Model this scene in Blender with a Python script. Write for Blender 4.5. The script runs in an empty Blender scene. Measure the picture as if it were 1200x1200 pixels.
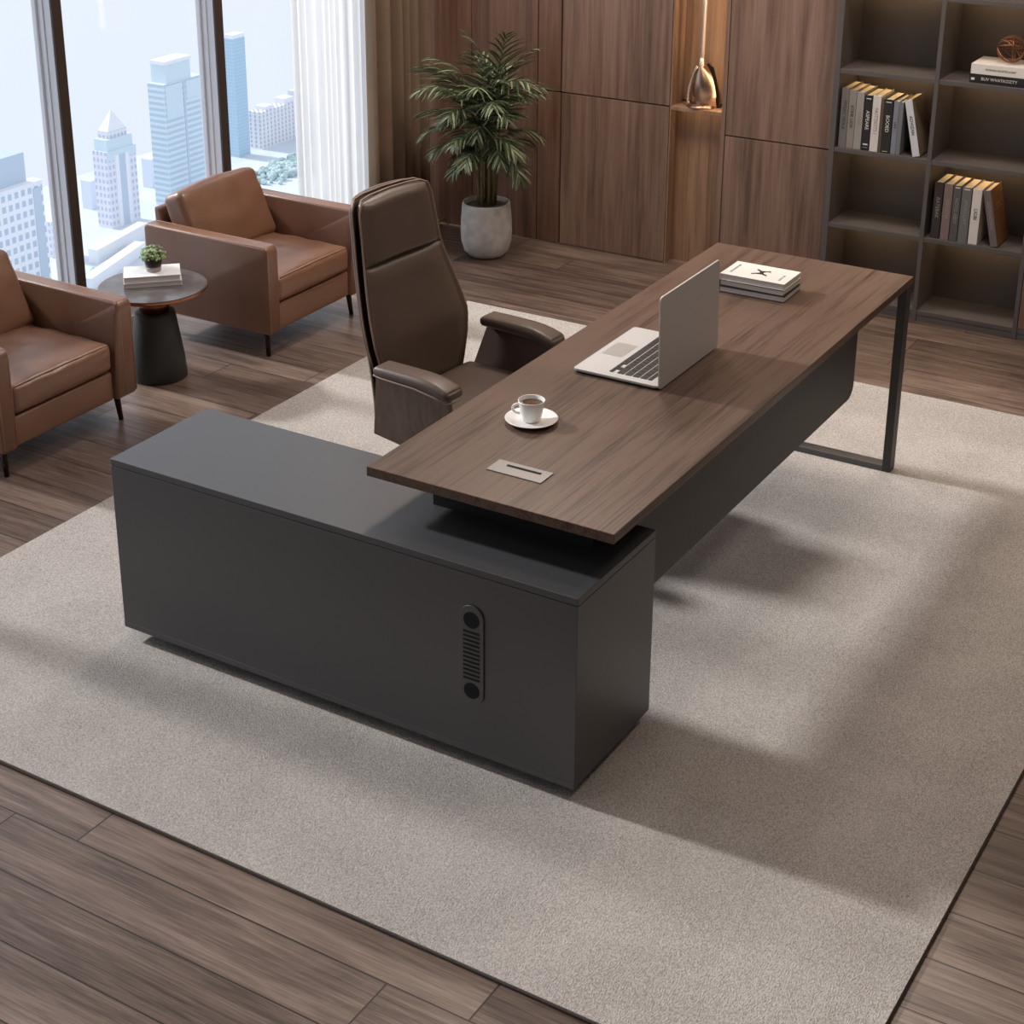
import bpy, bmesh, math, random
from mathutils import Vector, Matrix, noise
random.seed(7)
C = bpy.context.scene.collection
PI = math.pi
def lin(r, g, b):
    f = lambda c: (c/255/12.92) if c/255 <= .04045 else ((c/255+.055)/1.055)**2.4
    return (f(r), f(g), f(b), 1)

# ------------------------------------------------------------ camera, sky, sun, exposure
cd = bpy.data.cameras.new('camera'); cam = bpy.data.objects.new('camera', cd); C.objects.link(cam)
yaw, pitch, roll = math.radians(-32.76342), math.radians(21.64672), math.radians(-.503289)
fwd = Vector((math.sin(yaw)*math.cos(pitch), math.cos(yaw)*math.cos(pitch), -math.sin(pitch)))
rgt = Vector((math.cos(yaw), -math.sin(yaw), 0)); up = rgt.cross(fwd)
r2 = math.cos(roll)*rgt + math.sin(roll)*up; u2 = -math.sin(roll)*rgt + math.cos(roll)*up
cam.matrix_world = Matrix(((r2.x, u2.x, -fwd.x, 3.2496), (r2.y, u2.y, -fwd.y, -3.2279), (r2.z, u2.z, -fwd.z, 2.7054), (0, 0, 0, 1)))
cd.sensor_width = 36; cd.sensor_fit = 'HORIZONTAL'; cd.lens = 36*1993.77/1200
cd.shift_x = 73.69/1200; cd.shift_y = -187.0/1200
cd.clip_start = .05; cd.clip_end = 3000
bpy.context.scene.camera = cam

w = bpy.data.worlds.new('hazy_sky'); bpy.context.scene.world = w; w.use_nodes = True
nt = w.node_tree; nt.nodes.clear()
tc = nt.nodes.new('ShaderNodeTexCoord'); sp = nt.nodes.new('ShaderNodeSeparateXYZ')
rp = nt.nodes.new('ShaderNodeValToRGB'); mr = nt.nodes.new('ShaderNodeMapRange')
bg = nt.nodes.new('ShaderNodeBackground'); wo = nt.nodes.new('ShaderNodeOutputWorld')
nt.links.new(tc.outputs['Generated'], sp.inputs[0]); nt.links.new(sp.outputs['Z'], mr.inputs['Value'])
mr.inputs['From Min'].default_value = -.5; mr.inputs['From Max'].default_value = .5
nt.links.new(mr.outputs[0], rp.inputs[0])
rp.color_ramp.elements[0].color = lin(226, 234, 246); rp.color_ramp.elements[1].color = lin(238, 243, 252)
nt.links.new(rp.outputs[0], bg.inputs['Color']); bg.inputs['Strength'].default_value = 1.12
nt.links.new(bg.outputs[0], wo.inputs[0])

sd = bpy.data.lights.new('sun', 'SUN'); sun = bpy.data.objects.new('sun', sd); C.objects.link(sun)
SUN_EL, SUN_AZ = math.radians(33), math.radians(3)       # travels along +X, a touch towards +Y
sdir = Vector((math.cos(SUN_EL)*math.cos(SUN_AZ), math.cos(SUN_EL)*math.sin(SUN_AZ), -math.sin(SUN_EL)))
sun.rotation_euler = sdir.to_track_quat('-Z', 'Y').to_euler()
sun.location = (-8, 1, 6)
sd.energy = 3.5; sd.angle = math.radians(4.5); sd.color = (1, .965, .93)

# added fill light panels, unseen on the ceiling: x, y, watts
FILL_LIGHTS = [(0.4, -1.6, 2), (0.4, 1.2, 4), (2.9, -1.6, 3), (2.9, 1.2, 15), (-0.3, 3.0, 42), (1.4, 3.0, 34)]
sc = bpy.context.scene
sc.view_settings.view_transform = 'Standard'; sc.view_settings.look = 'None'
sc.view_settings.exposure = 0.0; sc.view_settings.gamma = 1; sc.view_settings.use_curve_mapping = False

# ------------------------------------------------------------ materials
def new_mat(name):
    m = bpy.data.materials.new(name); m.use_nodes = True
    b = m.node_tree.nodes['Principled BSDF']; return m, m.node_tree, b
def N(nt, t, **kw):
    n = nt.nodes.new('ShaderNode'+t)
    for k, v in kw.items(): setattr(n, k, v)
    return n
def ramp(nt, stops):
    r = N(nt, 'ValToRGB'); e = r.color_ramp.elements
    e[0].position, e[0].color = stops[0]; e[1].position, e[1].color = stops[-1]
    for p, c in stops[1:-1]:
        x = e.new(p); x.color = c
    return r
def plain(name, col, rough=.5, metal=0, bump=0, bscale=200, var=0, vscale=4, spec=.5, trans=0):
    m, nt, b = new_mat(name); L = nt.links.new
    b.inputs['Base Color'].default_value = col; b.inputs['Roughness'].default_value = rough
    b.inputs['Metallic'].default_value = metal; b.inputs['Specular IOR Level'].default_value = spec
    t = N(nt, 'TexCoord')
    if var:
        n = N(nt, 'TexNoise'); n.inputs['Scale'].default_value = vscale; n.inputs['Detail'].default_value = 5
        L(t.outputs['Object'], n.inputs['Vector'])
        r = ramp(nt, [(.3, tuple(c*(1-var) for c in col[:3])+(1,)), (.7, tuple(min(1, c*(1+var)) for c in col[:3])+(1,))])
        L(n.outputs['Fac'], r.inputs[0]); L(r.outputs[0], b.inputs['Base Color'])
    if bump:
        n = N(nt, 'TexNoise'); n.inputs['Scale'].default_value = bscale; n.inputs['Detail'].default_value = 3
        L(t.outputs['Object'], n.inputs['Vector'])
        bp = N(nt, 'Bump'); bp.inputs['Strength'].default_value = bump; bp.inputs['Distance'].default_value = .002
        L(n.outputs['Fac'], bp.inputs['Height']); L(bp.outputs[0], b.inputs['Normal'])
    return m
def wood(name, axis, dark, mid, light, rough=.42, fine=55, rnd=True, streak=.25):
    m, nt, b = new_mat(name); L = nt.links.new
    t = N(nt, 'TexCoord'); oi = N(nt, 'ObjectInfo'); ad = N(nt, 'VectorMath', operation='MULTIPLY_ADD')
    L(oi.outputs['Random'], ad.inputs[0]); ad.inputs[1].default_value = (3.1, 7.3, 5.7) if rnd else (0, 0, 0)
    L(t.outputs['Object'], ad.inputs[2])
    def noise_(sc, k, det, dist=0):
        mp = N(nt, 'Mapping'); s = [sc, sc, sc]; s[axis] = sc*k; mp.inputs['Scale'].default_value = s
        L(ad.outputs[0], mp.inputs[0]); n = N(nt, 'TexNoise'); n.inputs['Scale'].default_value = 1
        n.inputs['Detail'].default_value = det; n.inputs['Distortion'].default_value = dist; n.inputs['Roughness'].default_value = .6
        L(mp.outputs[0], n.inputs['Vector']); return n.outputs['Fac']
    big = noise_(7, .10, 4, .5); med = noise_(32, .05, 5, .3); fn = noise_(fine*3, .02, 4)
    a = N(nt, 'Math', operation='MULTIPLY_ADD'); L(med, a.inputs[0]); a.inputs[1].default_value = .5
    s1 = N(nt, 'Math', operation='MULTIPLY'); L(big, s1.inputs[0]); s1.inputs[1].default_value = .35; L(s1.outputs[0], a.inputs[2])
    a2 = N(nt, 'Math', operation='MULTIPLY_ADD'); L(fn, a2.inputs[0]); a2.inputs[1].default_value = streak; L(a.outputs[0], a2.inputs[2])
    r = ramp(nt, [(.40, dark), (.53, mid), (.68, light)]); L(a2.outputs[0], r.inputs[0])
    L(r.outputs[0], b.inputs['Base Color']); b.inputs['Roughness'].default_value = rough
    bp = N(nt, 'Bump'); bp.inputs['Strength'].default_value = .12; bp.inputs['Distance'].default_value = .001
    L(a2.outputs[0], bp.inputs['Height']); L(bp.outputs[0], b.inputs['Normal'])
    return m
M = {}
M['desk_wood'] = wood('walnut desktop', 1, lin(36, 26, 22), lin(64, 48, 40), lin(99, 79, 68), .36, streak=.5)
M['desk_wood'].node_tree.nodes['Principled BSDF'].inputs['Specular IOR Level'].default_value = .32
M['door_wood'] = wood('walnut cabinet', 2, lin(92, 70, 59), lin(126, 100, 86), lin(150, 124, 108), .42)
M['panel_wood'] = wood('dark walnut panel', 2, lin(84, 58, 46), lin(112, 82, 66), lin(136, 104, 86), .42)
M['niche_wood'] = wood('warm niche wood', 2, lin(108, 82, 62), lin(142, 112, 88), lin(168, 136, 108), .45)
M['gap'] = plain('shadow gap', lin(24, 19, 17), .8)
M['graphite'] = plain('graphite lacquer', lin(60, 60, 63), .42, spec=1.0, bump=.02, bscale=500)
M['graphite_dark'] = plain('dark graphite', lin(56, 54, 53), .5)
M['black'] = plain('black', lin(18, 18, 18), .5)
M['hole'] = plain('vent hole', lin(8, 8, 8), .9)
M['shelf'] = plain('shelf laminate', lin(88, 83, 82), .5, var=.06, vscale=3)
M['shelf_in'] = plain('shelf back laminate', lin(84, 78, 74), .55, var=.08, vscale=3)
M['leather'] = plain('cognac leather', lin(124, 88, 68), .38, bump=.35, bscale=60, var=.10, vscale=5, spec=.8)
M['piping'] = plain('leather piping', lin(168, 130, 110), .45)
M['taupe'] = plain('taupe leather', lin(90, 75, 67), .40, bump=.15, bscale=300, var=.06, vscale=5)
M['taupe_pipe'] = plain('chair piping', lin(140, 118, 104), .45)
M['chair_wood'] = wood('chair walnut ply', 2, lin(62, 46, 40), lin(92, 72, 62), lin(112, 90, 80), .4)
M['leg_metal'] = plain('dark bronze metal', lin(58, 46, 42), .4, .7)
M['silver'] = plain('silver aluminium', lin(200, 199, 199), .40, .25)
M['silver_dim'] = plain('aluminium track pad', lin(196, 194, 193), .3, .5)
M['plate'] = plain('brushed plate', lin(142, 138, 136), .4, .4)
M['key'] = plain('laptop key', lin(26, 25, 26), .5)
M['screen'] = plain('laptop screen', lin(14, 15, 17), .12)
M['china'] = plain('white china', lin(236, 234, 232), .15)
M['coffee'] = plain('coffee', lin(92, 66, 54), .12)
M['concrete'] = plain('pale concrete', lin(190, 188, 186), .8, bump=.5, bscale=60, var=.2, vscale=16)
M['soil'] = plain('pebble soil', lin(92, 86, 80), .95, bump=1, bscale=120, var=.6, vscale=90)
M['leaf'] = plain('palm leaf', lin(66, 80, 56), .42, var=.45, vscale=14)
M['leaf_highlight'] = plain('palm leaf highlight', lin(146, 156, 122), .42, var=.35, vscale=16)  # highlights on the fronds, painted in as paler leaflets
M['stem'] = plain('palm stem', lin(108, 106, 70), .6, var=.2, vscale=30)
M['small_leaf'] = plain('pale leaf', lin(150, 176, 120), .5, var=.35, vscale=60)
M['pot_dark'] = plain('dark glazed pot', lin(48, 36, 34), .3)
M['pot_grey'] = plain('grey pot foot', lin(170, 164, 162), .6)
M['table_top'] = plain('stone table top', lin(96, 92, 92), .2, var=.25, vscale=12)
M['copper'] = plain('copper trim', lin(168, 112, 86), .28, .9)
M['table_base'] = plain('charcoal table base', lin(52, 54, 54), .5)
M['curtain'] = plain('brown curtain', lin(126, 106, 88), .9, bump=.5, bscale=350, var=.08, vscale=3)
M['alu_frame'] = plain('window aluminium', lin(232, 236, 243), .45, .0)
M['frame_dark'] = plain('window dark cap', lin(62, 50, 44), .5)
M['plaster'] = plain('plaster', lin(160, 148, 138), .9, var=.02)
M['ceiling'] = plain('ceiling paint', lin(200, 194, 188), .9)
M['paper'] = plain('book pages', lin(236, 224, 196), .9, bump=.3, bscale=400)
M['page_white'] = plain('white pages', lin(222, 219, 216), .8)
M['bronze'] = plain('polished bronze', lin(186, 158, 140), .28, 1)
M['chrome'] = plain('pale polished metal', lin(226, 212, 200), .2, .9)
M['rod_metal'] = plain('pale satin rod', lin(238, 228, 218), .35, .25)
M['wire'] = plain('copper wire', lin(150, 104, 76), .35, .9)
M['tieback'] = plain('tieback metal', lin(190, 160, 134), .3, .9)
def col(name, c, rough=.6, **k):
    if name not in M: M[name] = plain(name, lin(*c), rough, **k)
    return M[name]
def emis(name, c, s):
    m, nt, b = new_mat(name); b.inputs['Base Color'].default_value = c
    b.inputs['Emission Color'].default_value = c; b.inputs['Emission Strength'].default_value = s; return m
M['led'] = emis('warm LED', (1, .66, .36, 1), 14)
M['led_niche'] = emis('warm niche LED', (1, .68, .40, 1), 9)
M['fill_diffuser'] = emis('fill light diffuser', (1, .86, .7, 1), 1.0)  # glow of the added ceiling fill panels

def make_floor():
    m, nt, b = new_mat('walnut plank floor'); L = nt.links.new
    t = N(nt, 'TexCoord'); s = N(nt, 'SeparateXYZ'); L(t.outputs['Object'], s.inputs[0])
    def mth(op, a, bb=None, c=None):
        n = N(nt, 'Math', operation=op)
        for i, v in enumerate((a, bb, c)):
            if v is None: continue
            if isinstance(v, (int, float)): n.inputs[i].default_value = v
            else: L(v, n.inputs[i])
        return n.outputs[0]
    W_, Ln = .1795, 1.30
    yy = mth('DIVIDE', mth('ADD', s.outputs['Y'], .781), W_); row = mth('FLOOR', yy); fy = mth('FRACT', yy)
    wn = N(nt, 'TexWhiteNoise', noise_dimensions='1D'); L(row, wn.inputs['W'])
    # photographed joints: row 0 at x .55 and 1.71, row -1 at x .34 and 1.49
    par = mth('FLOORED_MODULO', row, 2)
    offr = mth('MULTIPLY', mth('ABSOLUTE', mth('SIGN', mth('MULTIPLY', row, mth('ADD', row, 1)))), wn.outputs['Value'])
    xx = mth('ADD', mth('ADD', mth('DIVIDE', mth('SUBTRACT', s.outputs['X'], .552), 1.158), mth('MULTIPLY', par, .185)), offr)
    idx = mth('FLOOR', xx); fx = mth('FRACT', xx)
    cb = N(nt, 'CombineXYZ'); L(row, cb.inputs[0]); L(idx, cb.inputs[1])
    w2 = N(nt, 'TexWhiteNoise', noise_dimensions='2D'); L(cb.outputs[0], w2.inputs['Vector'])
    off = N(nt, 'VectorMath', operation='MULTIPLY_ADD'); L(w2.outputs['Color'], off.inputs[0]); off.inputs[1].default_value = (13, 17, 5); L(t.outputs['Object'], off.inputs[2])
    def nz(sc, k, d, dist=0):
        mp = N(nt, 'Mapping'); mp.inputs['Scale'].default_value = (sc*k, sc, sc); L(off.outputs[0], mp.inputs[0])
        n = N(nt, 'TexNoise'); n.inputs['Scale'].default_value = 1; n.inputs['Detail'].default_value = d; n.inputs['Distortion'].default_value = dist; n.inputs['Roughness'].default_value = .62
        L(mp.outputs[0], n.inputs['Vector']); return n.outputs['Fac']
    v = mth('ADD', mth('MULTIPLY', nz(9, .13, 4, 1.2), .39), mth('MULTIPLY', nz(55, .05, 6, .8), .36))
    v = mth('ADD', v, mth('MULTIPLY', nz(330, .022, 4), .36))
    v = mth('ADD', v, mth('MULTIPLY', mth('SUBTRACT', w2.outputs['Value'], .5), .10))
    r = ramp(nt, [(.42, lin(62, 49, 43)), (.545, lin(102, 85, 76)), (.69, lin(140, 121, 110))]); L(v, r.inputs[0])
    g = mth('MINIMUM', mth('MINIMUM', fy, mth('SUBTRACT', 1, fy)), 9)
    gx = mth('MULTIPLY', mth('MINIMUM', fx, mth('SUBTRACT', 1, fx)), 1.158/W_)
    gm = mth('LESS_THAN', mth('MINIMUM', g, gx), .013)
    mx = N(nt, 'MixRGB'); L(gm, mx.inputs[0]); L(r.outputs[0], mx.inputs[1]); mx.inputs[2].default_value = lin(40, 31, 27)
    L(mx.outputs[0], b.inputs['Base Color'])
    rr = N(nt, 'MapRange'); L(v, rr.inputs['Value']); rr.inputs['From Min'].default_value = .3; rr.inputs['From Max'].default_value = .7
    rr.inputs['To Min'].default_value = .42; rr.inputs['To Max'].default_value = .32; L(rr.outputs[0], b.inputs['Roughness'])
    bp = N(nt, 'Bump'); bp.inputs['Strength'].default_value = .25; bp.inputs['Distance'].default_value = .0015
    L(mth('SUBTRACT', v, mth('MULTIPLY', gm, .8)), bp.inputs['Height']); L(bp.outputs[0], b.inputs['Normal'])
    return m
M['floor'] = make_floor()
def make_rug():
    m, nt, b = new_mat('woven rug'); L = nt.links.new
    t = N(nt, 'TexCoord')
    def nz(s, d):
        mp = N(nt, 'Mapping'); mp.inputs['Scale'].default_value = s; L(t.outputs['Object'], mp.inputs[0])
        n = N(nt, 'TexNoise'); n.inputs['Scale'].default_value = 1; n.inputs['Detail'].default_value = d
        L(mp.outputs[0], n.inputs['Vector']); return n.outputs['Fac']
    f = nz((400, 150, 200), 2); c = nz((5, 5, 5), 3)
    a = N(nt, 'Math', operation='MULTIPLY_ADD'); L(c, a.inputs[0]); a.inputs[1].default_value = .16; L(f, a.inputs[2])
    r = ramp(nt, [(.34, lin(138, 131, 126)), (.80, lin(206, 200, 195))]); L(a.outputs[0], r.inputs[0])
    L(r.outputs[0], b.inputs['Base Color']); b.inputs['Roughness'].default_value = .95; b.inputs['Specular IOR Level'].default_value = .1
    bp = N(nt, 'Bump'); bp.inputs['Strength'].default_value = .8; bp.inputs['Distance'].default_value = .004
    L(f, bp.inputs['Height']); L(bp.outputs[0], b.inputs['Normal'])
    return m
M['rug'] = make_rug()
M['rug_edge'] = plain('rug binding', lin(70, 60, 54), .9)
def make_glass():
    m, nt, b = new_mat('window glass'); L = nt.links.new; nt.nodes.remove(b)
    o = nt.nodes['Material Output']; tr = N(nt, 'BsdfTransparent'); gl = N(nt, 'BsdfGlossy'); lw = N(nt, 'LayerWeight'); mx = N(nt, 'MixShader')
    tr.inputs[0].default_value = (.97, .98, .99, 1); gl.inputs['Roughness'].default_value = .02
    p = N(nt, 'Math', operation='POWER'); L(lw.outputs['Facing'], p.inputs[0]); p.inputs[1].default_value = 4
    q = N(nt, 'Math', operation='MULTIPLY_ADD'); L(p.outputs[0], q.inputs[0]); q.inputs[1].default_value = .4; q.inputs[2].default_value = .006
    L(q.outputs[0], mx.inputs[0]); L(tr.outputs[0], mx.inputs[1]); L(gl.outputs[0], mx.inputs[2]); L(mx.outputs[0], o.inputs[0]); return m
M['glass'] = make_glass()
def make_sheer():
    m, nt, b = new_mat('sheer voile'); L = nt.links.new; nt.nodes.remove(b)
    o = nt.nodes['Material Output']; tr = N(nt, 'BsdfTransparent'); di = N(nt, 'BsdfDiffuse'); tl = N(nt, 'BsdfTranslucent'); a = N(nt, 'AddShader'); mx = N(nt, 'MixShader'); m2 = N(nt, 'MixShader')
    di.inputs[0].default_value = (.86, .87, .88, 1); tl.inputs[0].default_value = (.93, .95, .97, 1)
    m2.inputs[0].default_value = .72; L(di.outputs[0], m2.inputs[1]); L(tl.outputs[0], m2.inputs[2])
    mx.inputs[0].default_value = .72; L(tr.outputs[0], mx.inputs[1]); L(m2.outputs[0], mx.inputs[2]); L(mx.outputs[0], o.inputs[0]); return m
M['sheer'] = make_sheer()
def facade(name, wall, win, w, h, gap, off=0, along='xy', gapz=None):
    """wall with a grid of windows; w,h bay size in metres, gap = wall width between panes"""
    m, nt, b = new_mat(name); L = nt.links.new
    t = N(nt, 'TexCoord'); s = N(nt, 'SeparateXYZ'); L(t.outputs['Object'], s.inputs[0])
    def mth(op, a, bb=None):
        n = N(nt, 'Math', operation=op)
        for i, v in enumerate((a, bb)):
            if v is None: continue
            if isinstance(v, (int, float)): n.inputs[i].default_value = v
            else: L(v, n.inputs[i])
        return n.outputs[0]
    hx = mth('ADD', s.outputs['X'], s.outputs['Y'])
    fx = mth('FRACT', mth('DIVIDE', hx, w)); fz = mth('FRACT', mth('DIVIDE', s.outputs['Z'], h))
    k = mth('MULTIPLY', mth('GREATER_THAN', fx, gap), mth('GREATER_THAN', fz, gap if gapz is None else gapz))
    mx = N(nt, 'MixRGB'); L(k, mx.inputs[0]); mx.inputs[1].default_value = wall; mx.inputs[2].default_value = win
    L(mx.outputs[0], b.inputs['Base Color']); b.inputs['Roughness'].default_value = .6; b.inputs['Specular IOR Level'].default_value = .2
    return m

# ------------------------------------------------------------ geometry helpers
def obj(name, bm, mat, parent=None, smooth=False, bevel=0, loc=None):
    me = bpy.data.meshes.new(name); bmesh.ops.recalc_face_normals(bm, faces=bm.faces); bm.to_mesh(me); bm.free()
    mats = mat if isinstance(mat, (list, tuple)) else [mat]
    for x in mats: me.materials.append(x)
    if smooth:
        for p in me.polygons: p.use_smooth = True
    o = bpy.data.objects.new(name, me); C.objects.link(o)
    if parent: o.parent = parent
    if loc: o.location = loc
    if bevel:
        b = o.modifiers.new('bevel', 'BEVEL'); b.width = bevel; b.segments = 2; b.limit_method = 'ANGLE'; b.angle_limit = .6
    return o
def thing(name, label, cat, loc=(0, 0, 0), rz=0, group=None):
    o = bpy.data.objects.new(name, None); C.objects.link(o); o.empty_display_size = .1
    o.location = loc; o.rotation_euler = (0, 0, rz); o['label'] = label; o['category'] = cat
    if group: o['group'] = group
    return o
def tag(o, label, cat, group=None, kind=None):
    o['label'] = label; o['category'] = cat
    if group: o['group'] = group
    if kind: o['kind'] = kind
    return o
def struct(name, bm, mat, parent=None, **k):
    o = obj(name, bm, mat, parent, **k)
    if not parent: o['kind'] = 'structure'
    return o
def box(bm, x0, x1, y0, y1, z0, z1, mi=0):
    v = [bm.verts.new((x, y, z)) for x in (x0, x1) for y in (y0, y1) for z in (z0, z1)]
    for f in ((0, 1, 3, 2), (4, 6, 7, 5), (0, 4, 5, 1), (2, 3, 7, 6), (0, 2, 6, 4), (1, 5, 7, 3)):
        fc = bm.faces.new([v[i] for i in f]); fc.material_index = mi
    return v
def B(*a):
    bm = bmesh.new(); box(bm, *a); return bm
def prism(bm, pts, axis, a, b, mi=0):
    """pts 2-D outline, extruded along axis from a to b"""
    def P(p, t):
        q = [0, 0, 0]; o = [i for i in range(3) if i != axis]; q[o[0]], q[o[1]] = p; q[axis] = t; return q
    A = [bm.verts.new(P(p, a)) for p in pts]; D = [bm.verts.new(P(p, b)) for p in pts]
    n = len(pts)
    for i in range(n):
        f = bm.faces.new((A[i], A[(i+1) % n], D[(i+1) % n], D[i])); f.material_index = mi
    bm.faces.new(A[::-1]).material_index = mi; bm.faces.new(D).material_index = mi
def lathe(bm, prof, c=(0, 0, 0), seg=48, mi=0, cap=True):
    rings = []
    for r, z in prof:
        rings.append([bm.verts.new((c[0]+r*math.cos(2*PI*i/seg), c[1]+r*math.sin(2*PI*i/seg), c[2]+z)) for i in range(seg)])
    for a, b in zip(rings, rings[1:]):
        for i in range(seg):
            f = bm.faces.new((a[i], a[(i+1) % seg], b[(i+1) % seg], b[i])); f.material_index = mi
    if cap:
        bm.faces.new(rings[0][::-1]).material_index = mi; bm.faces.new(rings[-1]).material_index = mi
def tube(bm, pts, r, seg=8, closed=False, taper=None, mi=0):
    pts = [Vector(p) for p in pts]; n = len(pts); rings = []
    ref = None
    for i, p in enumerate(pts):
        if closed: d = pts[(i+1) % n]-pts[i-1]
        else: d = pts[min(i+1, n-1)]-pts[max(i-1, 0)]
        d.normalize()
        if ref is None: ref = d.orthogonal().normalized()
        ref = (ref-d*ref.dot(d)); ref = ref.normalized() if ref.length > 1e-6 else d.orthogonal().normalized()
        s = d.cross(ref); rr = r if taper is None else r+(taper-r)*i/(n-1)
        rings.append([bm.verts.new(p+rr*(math.cos(2*PI*k/seg)*ref+math.sin(2*PI*k/seg)*s)) for k in range(seg)])
    m = n if closed else n-1
    for i in range(m):
        a, b = rings[i], rings[(i+1) % n]
        for k in range(seg):
            f = bm.faces.new((a[k], a[(k+1) % seg], b[(k+1) % seg], b[k])); f.material_index = mi
    if not closed: bm.faces.new(rings[0][::-1]); bm.faces.new(rings[-1])
def rbox(bm, c, h, r, n=10, bulge=(0, 0, 0), warp=None):
    """soft box: centre c, half sizes h, edge radius r, bulging faces"""
    def coords(hh):
        rr = min(r, hh*.98)
        s = [-hh, -hh+.12*rr, -hh+.35*rr, -hh+.65*rr, -hh+rr]
        mid = [-(hh-rr)+2*(hh-rr)*i/n for i in range(1, n)]
        return s+mid+[-x for x in s[::-1]]
    cache = {}
    def V(p):
        k = tuple(round(x, 6) for x in p)
        if k in cache: return cache[k]
        q = Vector(p); cl = Vector([max(-(h[i]-min(r, h[i]*.98)), min(h[i]-min(r, h[i]*.98), q[i])) for i in range(3)])
        d = q-cl; u = [max(-1, min(1, q[i]/h[i])) for i in range(3)]
        if d.length > 1e-9: q = cl+d.normalized()*min(r, min(h)*.98) if True else q
        for a in range(3):
            b_, c_ = (a+1) % 3, (a+2) % 3
            q[a] += bulge[a]*u[a]*(1-u[b_]**2)*(1-u[c_]**2)
        if warp: q = warp(q, u)
        cache[k] = bm.verts.new(q+Vector(c)); return cache[k]
    for a in range(3):
        b_, c_ = (a+1) % 3, (a+2) % 3; cb, cc = coords(h[b_]), coords(h[c_])
        for sgn in (-1, 1):
            for i in range(len(cb)-1):
                for j in range(len(cc)-1):
                    q = []
                    for ii, jj in ((i, j), (i+1, j), (i+1, j+1), (i, j+1)):
                        p = [0, 0, 0]; p[a] = sgn*h[a]; p[b_] = cb[ii]; p[c_] = cc[jj]; q.append(V(p))
                    if len(set(q)) == 4: bm.faces.new(q if sgn > 0 else q[::-1])
def text_mesh(name, s, size, mat, parent, m, ext=.0003):
    """flat lettering; m places it (x along the line, y up the letters)"""
    cu = bpy.data.curves.new(name, 'FONT'); cu.body = s; cu.size = size; cu.extrude = ext; cu.align_x = 'CENTER'; cu.align_y = 'CENTER'; cu.resolution_u = 3
    o = bpy.data.objects.new('tmp', cu); C.objects.link(o); bpy.context.view_layer.update()
    me = bpy.data.meshes.new_from_object(o.evaluated_get(bpy.context.evaluated_depsgraph_get()))
    bpy.data.objects.remove(o); me.transform(m); me.materials.clear(); me.materials.append(mat); me.name = name
    q = bpy.data.objects.new(name, me); C.objects.link(q); q.parent = parent; return q

# ------------------------------------------------------------ room shell
XW, XR, YN, YB, ZC = -1.91, 4.9, -4.6, 4.42, 3.3
struct('floor', B(XW-.02, XR, YN, YB, -.1, 0), M['floor'])
struct('ceiling', B(XW-.02, XR, YN, YB, ZC, ZC+.1), M['ceiling'])
struct('wall_back', B(XW-.02, XR, YB, YB+.12, 0, ZC), M['plaster'])
struct('wall_right', B(XR, XR+.12, YN, YB, 0, ZC), M['plaster'])
struct('wall_front', B(XW-.02, XR, YN-.12, YN, 0, ZC), M['plaster'])
# curtain wall: one glazed bay between each pair of mullions
MY = [1.744-.026 + k*1.0 for k in range(-6, 3)]       # mullion centres
GX = -1.895
edges = [YN] + MY + [YB]
for i, (a, b) in enumerate(zip(edges, edges[1:])):
    a2, b2 = (a+.028 if i else a), (b-.028 if i < len(edges)-2 else b)
    fr = bmesh.new(); e = .010
    box(fr, GX-.012, GX+.012, a2, a2+e, .07, ZC-.07); box(fr, GX-.012, GX+.012, b2-e, b2, .07, ZC-.07)
    box(fr, GX-.012, GX+.012, a2, b2, .03, .07); box(fr, GX-.012, GX+.012, a2, b2, ZC-.07, ZC)
    wnd = struct('window_%d' % (i+1), fr, M['alu_frame'], bevel=.002)
    obj('glass_pane', B(GX-.005, GX+.005, a2+e, b2-e, .07, ZC-.07), M['glass'], wnd)
for i, y in enumerate(MY):
    bm = bmesh.new(); box(bm, GX-.013, -1.8125, y-.026, y+.026, 0, ZC); box(bm, -1.868, -1.85, y-.031, y-.026, 0, ZC)
    mu = struct('trim_%d' % (i+1), bm, M['alu_frame'], bevel=.002)
    obj('inner_cap', B(-1.812, -1.80, y-.026, y+.026, 0, ZC), M['frame_dark'], mu, bevel=.002)
struct('trim_20', B(GX-.014, -1.86, YN, YB, 0, .03), M['alu_frame'])
# wood-clad wall left of the cabinets
bm = bmesh.new(); box(bm, XW+.03, -1.30, 4.075, YB, 0, ZC-.0); struct('wall_left', bm, M['panel_wood'])
bm = bmesh.new(); box(bm, -1.296, -.913, 4.075, YB, 0, ZC); struct('wall_panel', bm, M['panel_wood'])['kind'] = 'structure'

# ------------------------------------------------------------ large furniture along the back
def cabinet(x0, x1, zs, label, mat):
    t = thing('wall_cabinet', label, 'cabinet', ((x0+x1)/2, 4.075, 0)); h = (x1-x0)/2
    obj('body', B(-h, h, .02, .33, 0, ZC), M['gap'], t)
    for a, b in zip(zs, zs[1:]):
        obj('door', B(-h+.002, h-.002, 0, .019, a+.003, b-.003), mat, t, bevel=.0015)
    return t
cabinet(-.909, -.778, (0, .787, 2.4, ZC), 'narrow tall walnut wall cabinet just right of the potted palm', M['panel_wood'])
cabinet(-.774, -.183, (0, .787, 2.4, ZC), 'wide walnut wall cabinet between the narrow cabinet and lit niche', M['door_wood'])
cabinet(.108, .668, (0, .684, 2.2, ZC), 'tall walnut wall cabinet between the lit niche and bookcase', M['door_wood'])
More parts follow.
